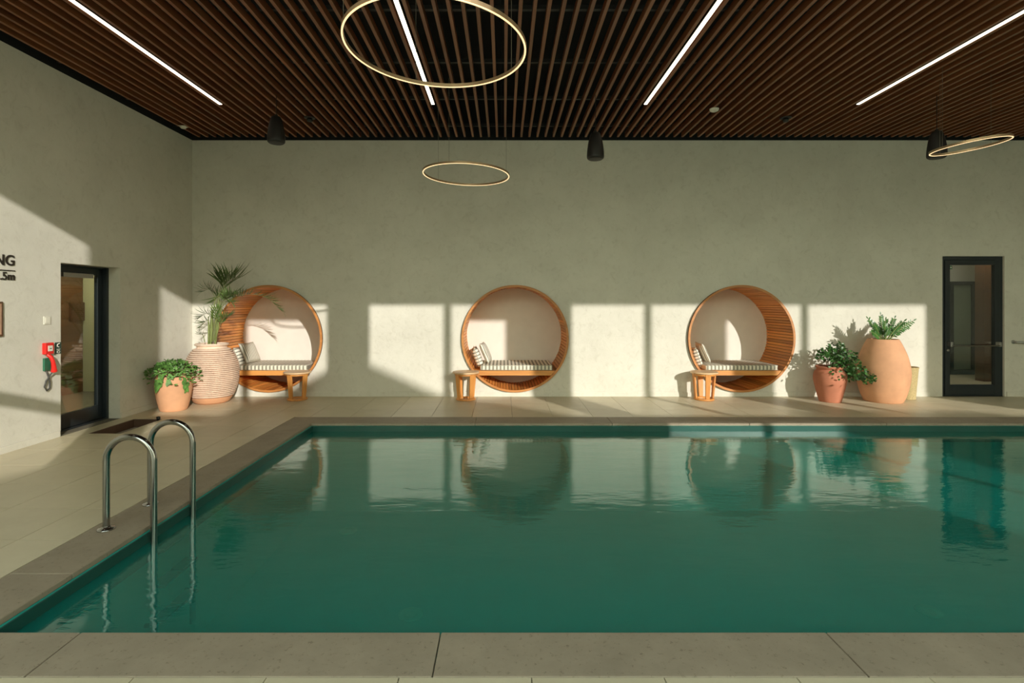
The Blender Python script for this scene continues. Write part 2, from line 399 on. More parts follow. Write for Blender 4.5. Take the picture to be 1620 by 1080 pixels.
def cop(pts):
    b = MB(); n = len(pts); cx = sum(p[0] for p in pts)/n; cy = sum(p[1] for p in pts)/n
    vs = [(x-cx, y-cy, -.03) for x, y in pts]+[(x-cx, y-cy, .001) for x, y in pts]
    b.add(vs, [tuple(reversed(range(n))), tuple(range(n, 2*n))]+[(i, (i+1) % n, n+(i+1) % n, n+i) for i in range(n)])
    o = b.obj('coping_slab', M['coping'], pool, (cx, cy, 0)); bev(o, .004); return o
g = .0025
xs = [-1.87, -.279, 1.425, 3.08, 4.73, 6.38, 8.03, 9.68]
ed = [PX0]+xs+[PX1]
for i, (a, b) in enumerate(zip(ed[:-1], ed[1:])):
    a_ = CO[0]+g if i == 0 else a+g; b2 = CO[3]-g if i == len(ed)-2 else b-g
    cop([(a_, CO[1]+g), (b2, CO[1]+g), ((b-g) if i < len(ed)-2 else b, PY0), ((a+g) if i else a, PY0)])
xs2 = [-2.0+1.655*i for i in range(1, 8)]; ed = [PX0]+xs2+[PX1]
for i, (a, b) in enumerate(zip(ed[:-1], ed[1:])):
    a_ = CO[0]+g if i == 0 else a+g; b2 = CO[3]-g if i == len(ed)-2 else b-g
    cop([((a+g) if i else a, PY1), ((b-g) if i < len(ed)-2 else b, PY1), (b2, CO[2]-g), (a_, CO[2]-g)])
for side in (0, 1):
    ys = [2.89, 4.54, 6.05]; ed = [PY0]+ys+[PY1]
    for i, (a, b) in enumerate(zip(ed[:-1], ed[1:])):
        xo, xi = (CO[0]+g, PX0) if side == 0 else (CO[3]-g, PX1)
        a_ = CO[1]+2*g if i == 0 else a+g; b2 = CO[2]-2*g if i == 3 else b-g
        q = [(xo, a_), (xi, (a+g) if i else a), (xi, (b-g) if i < 3 else b), (xo, b2)]
        cop(q if side == 0 else q[::-1])
for px, py in ((550, 840), (650, 972), (1470, 967), (1090, 870)):
    Y = (CH-PD)*F/(py-CY); p = Vector(((px-CX)*Y/F, Y, PD))
    if py != 870: MB().lathe([(.10, 0), (.10, .006), (.085, .012), (.05, .012), (.045, .004)], 24).obj('floor_inlet', M['jet'], pool, p)
wt = MB().add([(PX0+.012, PY0+.012, WZ), (PX1-.012, PY0+.012, WZ), (PX1-.012, PY1-.012, WZ), (PX0+.012, PY1-.012, WZ)], [(0, 1, 2, 3)]).obj('pool_water', M['water'])
tag(wt, 'calm teal green water filling the indoor pool', 'water', kind='stuff')

# foot basin sunk in the deck
fb = thing('foot_basin', 'shallow rectangular sunken foot basin in floor near left glass door', 'basin', ((FB[0]+FB[1])/2, (FB[2]+FB[3])/2, -.11))
hx, hy = (FB[1]-FB[0])/2, (FB[3]-FB[2])/2
MB().box((-hx, -hy, 0), (hx, hy, .01)).obj('basin_floor', M['blue_floor'], fb)
s_ = MB(); s_.box((-hx, -hy, .01), (-hx+.012, hy, .108)); s_.box((hx-.012, -hy, .01), (hx, hy, .108)); s_.box((-hx+.012, -hy, .01), (hx-.012, -hy+.012, .108)); s_.box((-hx+.012, hy-.012, .01), (hx-.012, hy, .108))
s_.obj('basin_side', M['dkbasin'], fb)
MB().lathe([(.014, 0), (.014, .10), (.022, .105), (.022, .135), (.01, .14)], 16).obj('black_spout', M['speaker'], fb, (hx-.03, hy-.03, .01))

# baseboards, wall top trims
bb = MB(); xs_ = [(XW, DR[0]-.02), (DR[1]+.03, RX)]
for a, b in xs_: bb.box((a, D-.012, 0), (b, D, .07))
struct(bb.obj('baseboard_back', M['plaster'], bevel=.002))
bb = MB(); bb.box((XW, YF, 0), (XW+.012, DL[0]-.02, .07)); bb.box((XW, DL[1]+.02, 0), (XW+.012, D-.012, .07))
struct(bb.obj('baseboard_left', M['plaster'], bevel=.002))

# window front behind the camera (the bays the sunlight draws on the walls)
def U(px): return (px-CX)/102+4.215
def fx(u): return u-.506*YF
bays = [(-57, 199, 68), (263, 519, 388), (583, 843, 708), (903, 1158, 1025), (1223, 1466, 1273)]
HT = 2.782-.338*YF+CH
wf = MB(); edges = [XW-.1]
for a, b, m in bays: edges += [fx(U(a)), fx(U(b))]
edges.append(RX+.1)
if edges[1] < edges[0]: edges[1] = edges[0]+.01
for i in range(0, len(edges), 2): wf.box((edges[i], YF-.04, 0), (edges[i+1], YF+.04, 4.62))
wf.box((XW-.1, YF-.04, HT), (RX+.1, YF+.04, 4.62))
struct(wf.obj('wall_front', M['plaster']))
for i, (a, b, m) in enumerate(bays):
    x0, x1, xm = max(fx(U(a)), XW), fx(U(b)), fx(U(m))
    f = MB(); f.box((xm-.048, YF-.03, 0), (xm+.048, YF+.03, HT))
    z0, z1 = .752-.338*YF+CH, .878-.338*YF+CH
    f.box((x0, YF-.025, z0), (x1, YF+.025, z1))
    struct(f.obj('window_%d' % (i+1), M['frame']))

# outside: paving and the gabled building whose roof line cuts the low sun
struct(MB().box((-30, -40, -.35), (45, YF-.1, -.10)).obj('outdoor_paving', M['pave']))
BY = -9.0
prof = [(-9, .02), (-4, .03), (-1.92, .044), (-1.61, .17), (-.95, .50), (-.5, .68), (-.06, .91), (.24, 1.18), (1.21, 1.62), (1.49, 1.766), (1.85, 1.89), (2.12, 1.865), (3.1, 1.424), (3.75, 1.2), (4.1, 1.02), (4.43, .87), (4.8, .62), (5.15, .0), (5.3, -.35), (7.0, -.35), (7.3, .30), (7.46, .45), (7.5, .98), (9.9, .98), (10.3, .80), (14, .5)]
pts = [(u-.506*BY, w_-.338*BY+CH) for u, w_ in prof]; pts = [(pts[0][0], -.1)]+pts+[(pts[-1][0], -.1)]
n_ = len(pts); nb = MB()
loops = tessellate_polygon([[Vector((a, b, 0)) for a, b in pts]])
vs = [(a, BY, b) for a, b in pts]+[(a, BY-.3, b) for a, b in pts]
nb.add(vs, [tuple(t) for t in loops]+[tuple(q+n_ for q in reversed(t)) for t in loops]+[(i, (i+1) % n_, n_+(i+1) % n_, n_+i) for i in range(n_)])
struct(nb.obj('gabled_building', M['render'], recalc=True))

# ------------------------------------------------------------------ round daybed niches
ND = .80
def pillow(name, wd, ht, th, mat, loc, rot, label, group):
    b = MB(); N = 14; vs = []
    for sgn in (1, -1):
        for i in range(N+1):
            for j in range(N+1):
                u, v = -1+2*i/N, -1+2*j/N
                h = ((1-u**4)*(1-v**4))**.45 if abs(u) < 1 and abs(v) < 1 else 0
                kx = 1-.07*(1-v*v)*0 - .06*(1-abs(v))*abs(u); ky = 1-.06*(1-abs(u))*abs(v)
                vs.append((sgn*th/2*h, u*wd/2*kx, v*ht/2*ky))
    fs = []
    for s_ in (0, 1):
        o = s_*(N+1)**2
        for i in range(N):
            for j in range(N):
                q = (o+i*(N+1)+j, o+(i+1)*(N+1)+j, o+(i+1)*(N+1)+j+1, o+i*(N+1)+j+1); fs.append(q if s_ == 0 else q[::-1])
    b.add(vs, fs, 0, True)
    o = b.obj(name, mat, None, loc, rot)
    bm = bmesh.new(); bm.from_mesh(o.data); bmesh.ops.remove_doubles(bm, verts=bm.verts[:], dist=.0005); bm.to_mesh(o.data); bm.free()
    per = []
    for i in range(40):
        a = i/40*4; s, t = int(a), a-int(a)
        u, v = [(-1+2*t, -1), (1, -1+2*t), (1-2*t, 1), (-1, 1-2*t)][s]
        per.append((0, u*wd/2*(1-.06*(1-abs(v))*abs(u)), v*ht/2*(1-.06*(1-abs(u))*abs(v))))
    MB().tube(per, .005, 6, closed=True).obj('piping', M['pipe'], o)
    return tag(o, label, 'pillow', group)
def niche(cx, label):
    t = thing('daybed_niche', label, 'daybed', (cx, D, PODZ), 0, 'round wooden daybed niches in the back wall')
    RI = .797; n = 108; b = MB()
    for k in range(n):
        a0 = 2*math.pi*(k+.08)/n; a1 = 2*math.pi*(k+.92)/n; vs = []
        jit = random.uniform(0, .004)
        for (r, y) in ((RI+jit, -.039), (RI+jit, ND), (RI+.018, ND), (RI+.018, -.039)):
            for a in (a0, a1): vs.append((r*math.cos(a), y, r*math.sin(a)))
        b.add(vs, [(0, 1, 3, 2), (2, 3, 5, 4), (4, 5, 7, 6), (6, 7, 1, 0), (0, 2, 4, 6), (1, 7, 5, 3)])
    o = b.obj('stave_lining', M['teak'], t, recalc=True); o['kind'] = 'stuff'
    def ring(r0, r1, y0, y1, name, mat, nn=96):
        q = MB(); vs = []
        for k in range(nn):
            a = 2*math.pi*k/nn
            for r, y in ((r0, y0), (r1, y0), (r1, y1), (r0, y1)): vs.append((r*math.cos(a), y, r*math.sin(a)))
        fs = []
        for k in range(nn):
            j = (k+1) % nn
            for c in range(4): fs.append((4*k+c, 4*k+(c+1) % 4, 4*j+(c+1) % 4, 4*j+c))
        q.add(vs, fs, 0, False); return q.obj(name, mat, t, recalc=True)
    ring(RI+.019, RI+.029, -.038, ND, 'shell', M['gap'])
    ring(RI-.002, RI+.031, -.050, -.0395, 'front_hoop', M['hoop'])
    q = MB(); nn = 72; q.add([((RI+.03)*math.cos(2*math.pi*k/nn), y, (RI+.03)*math.sin(2*math.pi*k/nn)) for y in (ND, ND+.03) for k in range(nn)],
      [tuple(range(nn)), tuple(reversed(range(nn, 2*nn)))]+[(k, (k+1) % nn, nn+(k+1) % nn, nn+k) for k in range(nn)])
    q.obj('back_panel', M['white_plaster'], t, recalc=True)
    zt = .403-PODZ; zb = zt-.072; ht = math.sqrt(RI**2-zt**2)-.004; hb = math.sqrt(RI**2-zb**2)-.004
    q = MB(); y0, y1 = -.035, ND-.004
    q.add([(-hb, y0, zb), (hb, y0, zb), (ht, y0, zt), (-ht, y0, zt), (-hb, y1, zb), (hb, y1, zb), (ht, y1, zt), (-ht, y1, zt)],
          [(0, 1, 2, 3), (7, 6, 5, 4), (3, 2, 6, 7), (0, 4, 5, 1), (1, 5, 6, 2), (0, 3, 7, 4)])
    q.obj('bench_board', M['teak_x'], t, recalc=True)
    return t
def mattress(cx, label):
    b = MB(); b.box((-.56, -.375, 0), (.56, .375, .082))
    o = b.obj('seat_cushion', M['cush'], None, (cx+.02, D+.365, .404)); bev(o, .022, 3)
    q = MB()
    for z in (.008, .074):
        q.tube([(-.555, -.37, z), (.555, -.37, z), (.555, .37, z), (-.555, .37, z)], .004, 6, closed=True)
    q.obj('piping', M['pipe'], o)
    return tag(o, label, 'cushion', 'striped seat cushions of the daybeds')
WH = ['left', 'middle', 'right']
BY_ = ['beside the tall palm', 'in the middle of the wall', 'nearest the right glass door']
for i, cx in enumerate(PODX):
    niche(cx, 'round wood-lined daybed niche in plaster wall, ' + ['behind the palm jar', 'middle one of the three', 'nearest the terracotta jars'][i])
    mattress(cx, 'flat grey and cream striped seat cushion in daybed niche ' + ['beside the palm', 'in the middle of the wall', 'nearest the terracotta jars'][i])
    pillow('pillow', .40, .34, .12, M['pil'], (cx-.60, D+.36, .575), (0, R(-20), R(4)), 'rear striped pillow against the curved wood, left, in niche ' + ['by the palm', 'of the middle daybed', 'by the terracotta jars'][i], 'striped pillows')
    pillow('pillow', .40, .33, .09, M['pil2'], (cx-.465, D+.33, .655), (0, R(-24), R(-6)), 'front striped pillow standing on the seat cushion of ' + ['the daybed behind the palm', 'the middle round daybed', 'the daybed by the terracotta jars'][i], 'striped pillows')

# ------------------------------------------------------------------ side tables
def side_table(loc, rz, label):
    t = thing('side_table', label, 'table', loc, rz, 'small round wooden side tables')
    MB().lathe([(.175, .395), (.198, .40), (.20, .405), (.20, .418), (.196, .422)], 40).obj('table_top', M['ttop'], t)
    MB().lathe([(.135, .0), (.145, .004), (.145, .024), (.135, .028), (.105, .028), (.105, .0)], 40, cap0=False, cap1=False).obj('base_ring', M['teak_x'], t)
    MB().lathe([(.15, .368), (.168, .368), (.168, .394), (.15, .394)], 40, cap0=False, cap1=False).obj('top_ring', M['teak_x'], t)
    for k in range(4):
        a = math.pi/2*k
        L = MB(); vs = []
        for z, rr, wd in ((.0285, .126, .030), (.3935, .156, .042)):
            for rad, ww in ((rr-.013, -wd), (rr+.013, -wd), (rr+.013, wd), (rr-.013, wd)):
                vs.append((rad*math.cos(a)-ww*math.sin(a), rad*math.sin(a)+ww*math.cos(a), z))
        L.add(vs, [(3, 2, 1, 0), (4, 5, 6, 7), (0, 1, 5, 4), (1, 2, 6, 5), (2, 3, 7, 6), (3, 0, 4, 7)])
        L.obj('leg', M['teak_z'], t, bevel=.004, recalc=True)
    return t
side_table(((470.5-CX)*8.062/F, 8.062, 0), R(66), 'small round wooden side table in front of the left daybed niche')
side_table(((737-CX)*8.062/F, 8.062, 0), R(41), 'small round wooden side table in front of the middle daybed niche')
side_table(((1114-CX)*8.062/F, 8.062, 0), R(1), 'small round wooden side table in front of the right daybed niche')

# ------------------------------------------------------------------ pots and plants
def potprof(outer, wall=.02):
    inner = [(r-wall, z) for r, z in reversed(outer[len(outer)//2:])]
    return outer+inner
def smoothprof(pts, n=6):
    out = []
    P4 = [pts[0]]+pts+[pts[-1]]
    for i in range(1, len(P4)-2):
        p0, p1, p2, p3 = [Vector(q) for q in P4[i-1:i+3]]
        for k in range(n):
            t = k/n; out.append(tuple(.5*((2*p1)+(-p0+p2)*t+(2*p0-5*p1+4*p2-p3)*t*t+(-p0+3*p1-3*p2+p3)*t**3)))
    out.append(pts[-1]); return out
def soil(t, r, z): MB().lathe([(r, z-.01), (r, z), (r*.5, z+.012), (.01, z+.015)], 24).obj('soil', M['soil'], t)

# tall ribbed jar with a palm, left corner
PJ = Vector((-4.27, 7.86, 0))
palm = thing('potted_palm', 'tall palm in large ribbed pale terracotta jar in the left corner', 'plant', PJ)
base = smoothprof([(.20, 0), (.235, .02), (.29, .11), (.345, .27), (.362, .42), (.352, .56), (.30, .70), (.225, .80)], 4)
def rad_at(z):
    for (r0, z0), (r1, z1) in zip(base[:-1], base[1:]):
        if z0 <= z <= z1: return r0+(r1-r0)*(z-z0)/max(1e-6, z1-z0)
    return base[-1][0]
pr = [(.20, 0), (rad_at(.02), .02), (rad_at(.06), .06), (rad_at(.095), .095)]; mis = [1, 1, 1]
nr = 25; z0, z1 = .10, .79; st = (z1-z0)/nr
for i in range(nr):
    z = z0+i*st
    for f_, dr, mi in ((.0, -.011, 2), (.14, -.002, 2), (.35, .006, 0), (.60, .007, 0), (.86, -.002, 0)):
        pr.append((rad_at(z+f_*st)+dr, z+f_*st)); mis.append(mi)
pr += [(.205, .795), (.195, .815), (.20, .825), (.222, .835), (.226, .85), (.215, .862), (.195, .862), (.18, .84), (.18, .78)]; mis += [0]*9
mis = mis[:len(pr)-1]
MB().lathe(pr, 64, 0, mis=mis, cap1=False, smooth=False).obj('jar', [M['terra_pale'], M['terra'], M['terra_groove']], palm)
soil(palm, .179, .80)
def frond(parent, pxs, Ys, L, W, n=16, mat='palm', name='frond', fan=None, droop=.35, stemr=.006):
    pts = [P(px, py, Y)-parent.location for (px, py), Y in zip(pxs, Ys)]
    # resample as a smooth curve
    P4 = [pts[0]*2-pts[1]]+pts+[pts[-1]*2-pts[-2]]; cv = []
    for i in range(1, len(P4)-2):
        for k in range(8):
            t = k/8; p0, p1, p2, p3 = P4[i-1:i+3]
            cv.append(.5*((2*p1)+(-p0+p2)*t+(2*p0-5*p1+4*p2-p3)*t*t+(-p0+3*p1-3*p2+p3)*t**3))
    cv.append(pts[-1]); N = len(cv)
    b = MB(); b.tube(cv, [stemr*(1-.75*i/(N-1)) for i in range(N)], 6, mi=1)
    s0 = fan if fan is not None else .45
    for i in range(n):
        t = s0+(1-s0)*(i+.3)/n; q = t*(N-1); j = min(N-2, int(q)); p = cv[j].lerp(cv[j+1], q-j); d = (cv[j+1]-cv[j]).normalized()
        side = d.cross(Vector((0, 0, 1)))
        if side.length < .3: side = Vector((.9, .45, 0))
        side.normalize()
        lt = (t-s0)/(1-s0); sz = L*(.45+.9*math.sin(math.pi*min(1, .18+lt*.82)))*random.uniform(.85, 1.1)
        for sg in (-1, 1):
            dd = d*(.75+.35*lt)+side*sg*(.75-.25*lt)+Vector((0, 0, random.uniform(-.12, .22)))
            b.leaf(p, dd, d.cross(side)*1.0+Vector((0, 0, .4)), sz, W, 0, droop*random.uniform(.6, 1.3), ((0, .2), (.2, .9), (.5, 1), (.8, .5)))
    b.leaf(cv[-1], cv[-1]-cv[-2], (0, 0, 1), L*.7, W, 0, droop)
    return b.obj(name, [M[mat], M['stem']], parent)
pc = [
 ([(338, 540), (345, 500), (351, 470), (356, 452), (372, 440)], [7.86, 7.84, 7.82, 7.80, 7.74], .30, .017, 11, .66),
 ([(336, 540), (342, 500), (348, 466), (353, 450), (362, 438)], [7.86, 7.86, 7.86, 7.86, 7.80], .30, .018, 9, .70),
 ([(334, 540), (340, 498), (347, 462), (350, 448), (346, 438)], [7.86, 7.86, 7.86, 7.86, 7.86], .20, .022, 6, .74),
 ([(338, 540), (347, 502), (358, 478), (386, 466), (420, 470), (446, 492)], [7.86, 7.82, 7.75, 7.68, 7.66, 7.70], .16, .019, 24, .48),
 ([(332, 540), (336, 505), (340, 474), (332, 458), (323, 460)], [7.86, 7.86, 7.86, 7.84, 7.82], .17, .018, 11, .62),
 ([(336, 540), (342, 508), (352, 482), (362, 468), (374, 466)], [7.84, 7.80, 7.74, 7.68, 7.62], .19, .019, 12, .62),
 ([(336, 540), (341, 508), (349, 484), (357, 472), (366, 478)], [7.84, 7.82, 7.78, 7.72, 7.66], .17, .018, 10, .64),
 ([(330, 541), (332, 515), (333, 500), (326, 496), (316, 502)], [7.82, 7.80, 7.78, 7.76, 7.74], .16, .019, 9, .50),
 ([(330, 541), (331, 520), (330, 508), (325, 508), (318, 516)], [7.80, 7.78, 7.76, 7.74, 7.72], .13, .018, 7, .50),
 ([(340, 541), (346, 520), (353, 505), (362, 500)], [7.82, 7.78, 7.74, 7.70], .15, .018, 9, .50),
 ([(324, 541), (322, 532), (319, 528), (315, 528)], [7.78, 7.77, 7.76, 7.75], .10, .022, 5, .35),
 ([(334, 541), (337, 516), (341, 498), (347, 486)], [7.78, 7.76, 7.74, 7.72], .13, .018, 8, .52),
 ([(335, 540), (337, 505), (339, 480), (345, 468), (340, 474)], [7.92, 7.92, 7.92, 7.92, 7.92], .17, .019, 9, .62),
]
for pxs, Ys, L, W, n, s0 in pc: frond(palm, pxs, Ys, L, W, n, fan=s0)
for dx, dy, hx_, hy_, h in ((-.03, 0, .03, 0, .62), (.03, .02, .06, .02, .70), (.0, -.04, .05, -.03, .55), (.05, -.02, .12, -.04, .60), (-.06, .02, -.02, .03, .45)):
    MB().tube([(dx, dy, .80), (dx+hx_*.4, dy+hy_*.4, .8+h*.4), (dx+hx_, dy+hy_, .8+h)], [.013, .011, .006], 8).obj('stem', M['stem'], palm)

# small terracotta pot with leafy plant, left
def leafmass(b, n, fn, L, W, spread=.9, mi=0, droop=.3, lobes=0):
    for i in range(n):
        p, nd = fn(); nd = nd.normalized()
        d = (nd+Vector((random.gauss(0, spread), random.gauss(0, spread), random.gauss(0, spread*.7)))).normalized()
        l = L*random.uniform(.6, 1.2)
        if lobes:
            sd = d.cross(Vector((0, 0, 1))); sd = sd.normalized() if sd.length > .1 else Vector((1, 0, 0))
            b.leaf(p, d, nd, l, W*.8, mi, droop)
            for s in (-1, 1):
                for q, ff in ((.25, .62), (.55, .5)): b.leaf(Vector(p)+d*l*q, d*.6+sd*s*.8, nd, l*ff, W*.55, mi, droop)
        else: b.leaf(p, d, nd, l, W, mi, droop)
LP = Vector(((274.8-CX)*7.30/F, 7.30, 0))
lp = thing('potted_plant', 'small smooth terracotta pot with bushy light green plant near left glass door', 'plant', LP)
MB().lathe(potprof(smoothprof([(.150, 0), (.165, .012), (.195, .12), (.222, .28), (.226, .36), (.215, .43), (.198, .47)], 4)), 48, cap1=False).obj('pot', M['terra'], lp)
soil(lp, .185, .44)
b = MB()
def dome():
    a = random.uniform(0, 2*math.pi); h = random.random()
    r = random.uniform(.05, .31)
    z = .50+.17*math.cos(r/.31*1.35)*random.uniform(.4, 1)
    if r > .20 and random.random() < .5: z -= random.uniform(.02, .16)
    return Vector((r*math.cos(a), r*math.sin(a), z)), Vector((math.cos(a)*r*3, math.sin(a)*r*3, .75-.5*(r > .24)))
leafmass(b, 520, dome, .052, .030, .6, lobes=1)
for a_, z_ in ((-1.9, .33), (-1.75, .37), (-.5, .36), (-2.6, .36), (-1.2, .42), (-1.6, .44), (-.3, .30)):
    for k in range(6):
        p = Vector((.235*math.cos(a_)+random.gauss(0, .015), .235*math.sin(a_)-.01, z_+k*.02)); b.leaf(p, (math.cos(a_)*.25+random.gauss(0, .3), math.sin(a_)*.3, -1), (math.cos(a_), math.sin(a_), .3), .075, .045)
o = b.obj('foliage', M['fern'], lp); o['kind'] = 'stuff'
b = MB()
for i in range(18):
    a = random.uniform(0, 6.28); r = random.uniform(.12, .26)
    b.tube([(.05*math.cos(a), .05*math.sin(a), .44), (r*.6*math.cos(a), r*.6*math.sin(a), .56), (r*math.cos(a), r*math.sin(a), .54)], .004, 5)
b.obj('stems', M['stem'], lp)['kind'] = 'stuff'

# big smooth jar, right
BJ = Vector(((1397-CX)*7.95/F, 7.95, 0))
zj = thing('potted_zz_plant', 'tallest smooth terracotta jar on the right holding a feathery leaved plant', 'plant', BJ)
MB().lathe(potprof(smoothprof([(.235, 0), (.252, .015), (.295, .13), (.330, .29), (.340, .43), (.328, .55), (.295, .69), (.240, .83), (.203, .905), (.196, .918)], 4)), 64, cap1=False).obj('jar', M['terra'], zj)
soil(zj, .175, .88)
def zz(tx, ty, Y, n=9, L=.078, W=.030, base=(1397, 540)):
    bx = base[0]+(tx-base[0])*.18
    p0 = P(bx, base[1], 7.95); p3 = P(tx, ty, Y); p1 = p0.lerp(p3, .35)+Vector((-(p3.x-p0.x)*.05, 0, .045)); p2 = p0.lerp(p3, .7)+Vector((0, 0, .03))
    cv = []
    for k in range(17):
        t = k/16; cv.append((1-t)**3*p0+3*(1-t)**2*t*p1+3*(1-t)*t*t*p2+t**3*p3-BJ)
    b = MB(); b.tube(cv, [.009*(1-.7*i/16) for i in range(17)], 6, mi=1)
    for i in range(n):
        t = .25+.72*i/n; q = t*16; j = int(q); p = cv[j].lerp(cv[j+1], q-j); d = (cv[j+1]-cv[j]).normalized()
        side = d.cross(Vector((0, -1, .25))).normalized()
        for sg in (-1, 1):
            b.leaf(p+d*.008*sg, d*.65+side*sg*.9+Vector((0, random.uniform(-.4, .1), 0)), (0, -1, .4), L*(1.05-.45*t)*random.uniform(.9, 1.1), W*(1.05-.3*t), 0, .08, ((0, .25), (.3, 1), (.65, .85)))
    b.leaf(cv[-1], cv[-1]-cv[-2], (0, -1, .4), L*.7, W*.7)
    b.obj('frond', [M['zz'], M['stem']], zj)
for tx, ty, Y in ((1373, 504, 7.9), (1382, 512, 7.82), (1393, 498, 7.98), (1401, 506, 7.86), (1415, 503, 8.02), (1430, 508, 7.84), (1445, 507, 7.92), (1438, 516, 8.03), (1378, 525, 7.8), (1424, 516, 8.08), (1388, 516, 8.1), (1407, 518, 7.78)): zz(tx, ty, Y)

# small flared jar with dark leafy bush
SJ = Vector(((1313-CX)*7.93/F, 7.93, 0))
sj = thing('potted_shrub', 'small reddish terracotta jar with dark sprawling shrub, left of tallest jar', 'plant', SJ)
MB().lathe(potprof(smoothprof([(.135, 0), (.148, .012), (.178, .13), (.212, .28), (.220, .36), (.205, .43), (.178, .468), (.172, .480), (.186, .498), (.190, .515), (.182, .522)], 4)), 56, cap1=False).obj('jar', M['terra_red'], sj)
soil(sj, .15, .48)
blobs = [((1308, 562), 17, 10), ((1324, 556), 18, 11), ((1336, 566), 19, 14), ((1332, 582), 19, 11), ((1348, 578), 14, 13), ((1357, 590), 15, 11), ((1372, 598), 14, 8), ((1345, 594), 12, 8), ((1302, 560), 9, 6), ((1316, 549), 7, 5), ((1330, 548), 6, 6), ((1381, 600), 6, 5), ((1330, 596), 6, 9)]
b = MB(); tot = sum(x[1]*x[2] for x in blobs)
for (c, rx, ry) in blobs:
    def fb_():
        while True:
            u, v = random.uniform(-1, 1), random.uniform(-1, 1)
            if u*u+v*v < 1: break
        Y = 7.88+random.gauss(0, .10)-max(0, c[0]-1345)*.0085
        return P(c[0]+u*rx, c[1]+v*ry, Y)-SJ, Vector((u, -.5, -v*.7+.35))
    leafmass(b, int(1050*rx*ry/tot), fb_, .046, .032, .5)
b.obj('foliage', M['bush'], sj)['kind'] = 'stuff'
b = MB()
for (c, rx, ry) in blobs:
    q = P(c[0], c[1], 7.88-max(0, c[0]-1345)*.0085)-SJ; b.tube([(random.gauss(0, .04), random.gauss(0, .04), .48), Vector((q.x*.5, q.y*.5, max(.56, q.z*.75))), q], [.008, .006, .003], 6)
b.obj('branches', M['bark'], sj)['kind'] = 'stuff'

# straw basket behind the big jar
bk = thing('straw_basket', 'woven straw basket standing behind the tallest terracotta jar', 'basket', (6.095, 8.14, 0))
pr = [(.112, 0)]; nw = 22
for i in range(nw):
    z = .475*i/nw; r = .118+.036*(i/nw)**1.1; pr += [(r, z+.002), (r+.005, z+.010), (r, z+.020)]
pr += [(.158, .478), (.150, .482), (.143, .47), (.105, .03)]
MB().lathe(pr, 40, smooth=True).obj('basket_body', M['straw'], bk)
MB().tube([(.154*math.cos(a*math.pi/18), .154*math.sin(a*math.pi/18), .478) for a in range(36)], .008, 8, closed=True).obj('rim', M['straw'], bk)

# ------------------------------------------------------------------ doors
def leaf_door(parent_name, w_, h_, side):        # built in local XZ, face towards -Y, origin bottom-left
    t = bpy.data.objects.new(parent_name, None); COL.objects.link(t); t['kind'] = 'structure'
    return t
d2 = leaf_door('door_2', 0, 0, 0); d2.location = (DR[0], D+.03, 0)
W2, H2 = DR[1]-DR[0], DR[2]
def frame_rect(x0, z0, x1, z1, t_, y0, y1, tb=None):
    tb = t_ if tb is None else tb; b = MB()
    b.box((x0, y0, z0), (x0+t_, y1, z1)); b.box((x1-t_, y0, z0), (x1, y1, z1)); b.box((x0+t_, y0, z1-t_), (x1-t_, y1, z1)); b.box((x0+t_, y0, z0), (x1-t_, y1, z0+tb)); return b
frame_rect(0, 0, W2, H2, .055, 0, .08, .02).obj('door_frame', M['frame'], d2, bevel=.003)
frame_rect(.058, .022, W2-.058, H2-.058, .075, -.012, .05, .155).obj('door_leaf', M['frame'], d2, bevel=.003)
MB().box((.134, .02, .178), (W2-.134, .03, H2-.134)).obj('glass_pane', M['glass'], d2)
bar = MB().tube([(.105, -.075, .79), (W2-.105, -.075, .79)], .012, 10).obj('push_bar', M['steel'], d2)
for x in (.105, W2-.105):
    MB().box((x-.018, -.085, .775), (x+.018, -.011, .845)).obj('bar_bracket', M['satin'], d2, bevel=.005)
MB().lathe([(.02, 0), (.02, .012), (.012, .016)], 16).obj('lock_cylinder', M['satin'], d2, (.095, -.013, .715), (R(90), 0, 0))
sgn = MB().box((.136, .012, H2-.20), (.185, .019, H2-.145)).obj('exit_sticker', M['green'], d2)
MB().box((.155, .008, H2-.183), (.172, .0115, H2-.162)).obj('sticker_arrow', M['white'], sgn)
# vestibule beyond the right door
v = MB(); v.box((6.0, D+2.6, 0), (10.8, D+2.7, 2.8)); v.box((5.9, D+.11, 0), (6.0, D+2.7, 2.8)); v.box((10.8, D+.11, 0), (10.9, D+2.7, 2.8)); v.box((5.9, D+.11, 2.8), (10.9, D+2.7, 2.9))
struct(v.obj('wall_vestibule', M['plaster'])); struct(MB().box((5.9, D+.10, -.1), (10.9, D+2.7, 0)).obj('floor_vestibule', M['tile']))
struct(MB().box((8.84, D+1.55, 0), (8.99, D+1.75, 2.8)).obj('trim_1', M['hallwood']))
t3 = struct(frame_rect(9.03, 0, 9.90, 1.88, .07, D+2.53, D+2.6, .1).obj('door_3', M['frame']))
MB().box((9.10, D+2.56, .1), (9.83, D+2.57, 1.81)).obj('glass_pane', M['glass'], t3)
MB().box((9.50, D+2.572, .1), (9.70, D+2.598, 1.81)).obj('dark_panel', M['frame'], t3)

d1 = leaf_door('door_1', 0, 0, 0); d1.location = (XW-.143, DL[0]-.03, 0); d1.rotation_euler = (0, 0, R(90))
